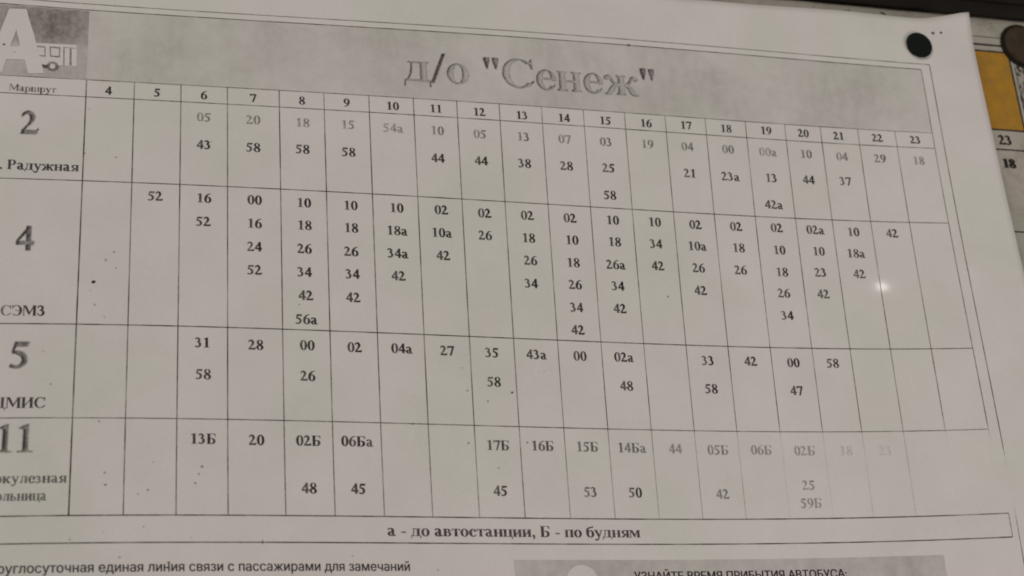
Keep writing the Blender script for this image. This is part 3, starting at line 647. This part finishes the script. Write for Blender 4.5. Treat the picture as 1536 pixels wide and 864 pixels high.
lp_b = AT - 0.2
logo = slab_patch('logo_panel', sheet, [(SL, lp_b + .4), (0, lp_b + .4), (0, IT - .3), (SL, IT - .3)], 0.03, LOGOBASE, ts, 0.62, 16, 12)
# darker sky of the sign
# tones of the sign: the panel is printed darker above the bus than below it
me = logo.data; att = me.attributes['ink']
for i, v in enumerate(me.vertices):
    tt = lp_b + .4 + (IT - .3 - lp_b - .4) * (i // 17) / 12
    att.data[i].value = .36 + .30 * smooth01((tt - 82.5) / 2.5)
BLANK = paper_mat('unprinted_paper', (0.68, 0.645, 0.61), (0.64, 0.64, 0.575), 0.5)
cdt_flat('logo_bus', [B['body']], 0.06, BLANK, logo, None)
cdt_flat('logo_letter', [LOGO_A, LOGO_HOLE], 0.09, BLANK, logo, None)
LI = ink_mat('logo_lines', (0.10, 0.08, 0.065), 0.35, wscale=500)
cdt_flat('bus_window', [B['w2'], B['w2i']], 0.08, LI, logo, .48)
cdt_flat('bus_window', [B['w1'], B['w1i']], 0.08, LI, logo, .42)
for q in ('d1', 'd2'): cdt_flat('bus_door', [B[q]], 0.08, LI, logo, .5)
cdt_flat('bus_door', [B['dt']], 0.083, LI, logo, .35)
cdt_flat('bus_bumper', [B['gap']], 0.10, LI, logo, .75)
wc = B['wheel'][0]
cdt_flat('bus_wheel', [loop_circle(wc, 1.62), loop_circle(wc, .75)], 0.10, LI, logo, .5)
cdt_flat('bus_wheel', [loop_circle(wc, .74)], 0.10, BLANK, logo, None)

# grey banner along the bottom
(b0, b1), (b2, b3) = BANNER
bt = (b1 + b3) / 2
ban = slab_patch('grey_banner', sheet, [(b0, -88), (b2, -88), (b2, bt), (b0, bt)], 0.03, TONE, ts, 0.29, 50, 10)
cdt_flat('banner_icon', [loop_circle(ICON, 4.6, 30)], 0.05, BLANK, ban, None, 3)
a = TX['uzn']; sans('banner_text', sheet, 'УЗНАЙТЕ ВРЕМЯ ПРИБЫТИЯ АВТОБУСА:', a[0], a[2], (a[1] + a[3]) / 2, 3.2, INK, ban, .95, bold=0.02)

# toner specks, staple marks and small dirt
sp = blots('toner_specks', sheet, [(s, t, r, r * .8, k, .3) for s, t, r, k in SPECKS], INK, ts, off=0.13)
rs = random.Random(5)
blots('fine_specks', sheet, [(rs.uniform(-25, 275), rs.uniform(-66, 112), *(2 * [rs.uniform(.05, .14)]), rs.uniform(.08, .3), 0) for _ in range(150)], INK, ts, off=0.12)
blots('pen_ticks', sheet, [(s, t, .16, .7, .6, .05) for s, t in TICKS[:1]] + [(-.2 + BUS['wheel'][0][0], -30, .01, .01, 0, 0)], INK, ts)

# ================================================================ pins
def lathe(name, prof, centre, axis_n, mat, parent=None, n=40, squash=1.0):
    ax = Vector(axis_n).normalized(); u = ax.cross(Vector((0, 0, 1))).normalized(); v = ax.cross(u)
    vs = []; fs = []
    for r, h in prof:
        for i in range(n):
            a = 2 * math.pi * i / n
            vs.append(Vector(centre) + (u * math.cos(a) * r + v * math.sin(a) * r * squash + ax * h) * U)
    for j in range(len(prof) - 1):
        for i in range(n):
            a, b = j * n + i, j * n + (i + 1) % n
            fs.append((a, b, b + n, a + n))
    fs.append(tuple(reversed(range(n)))); fs.append(tuple((len(prof) - 1) * n + i for i in range(n)))
    return mk(name, vs, fs, mat, parent, None, True)
def surf_n(s, t):
    p = sheet(s, t); q = (sheet(s + 1, t) - p).cross(sheet(s, t + 1) - p).normalized()
    return q if q.y < 0 else -q
R_ = math.dist(PIN, PIN_R)
pin = bpy.data.objects.new('push_pin', None); COL.objects.link(pin)
pc = sheet(PIN[0], PIN[1], 0.2); pn = surf_n(*PIN); pin.location = pc
tag(pin, 'flat black round push pin near the top right corner of the white timetable', 'push pin')
lathe('head', [(R_ * .80, 0), (R_ * .97, .12), (R_, .35), (R_ * .98, .62), (R_ * .9, .8), (R_ * .5, .86), (R_ * .1, .87)], pc, pn, PINMAT, pin)
lathe('needle', [(.35, -9.5), (.45, -8), (.45, .02)], pc, pn, STEEL, pin, 10)

kc = board(KNOB[0], KNOB[1], 0.6)
knob = bpy.data.objects.new('round_fastener', None); COL.objects.link(knob); knob.location = kc
tag(knob, 'large dark brown domed fastener holding the older yellow sheet at the right edge', 'fastener')
lathe('dome', [(7.4, 0), (7.5, .5), (7.1, 1.1), (6.3, 1.7), (4.8, 2.3), (3.0, 2.6), (1.2, 2.75), (.2, 2.78)], kc, (0, -1, 0), KNOBMAT, knob)
lathe('washer', [(8.5, -.25), (8.7, -.05), (8.4, .15), (7.0, .16)], kc, (0, -1, 0), RAIL, knob)
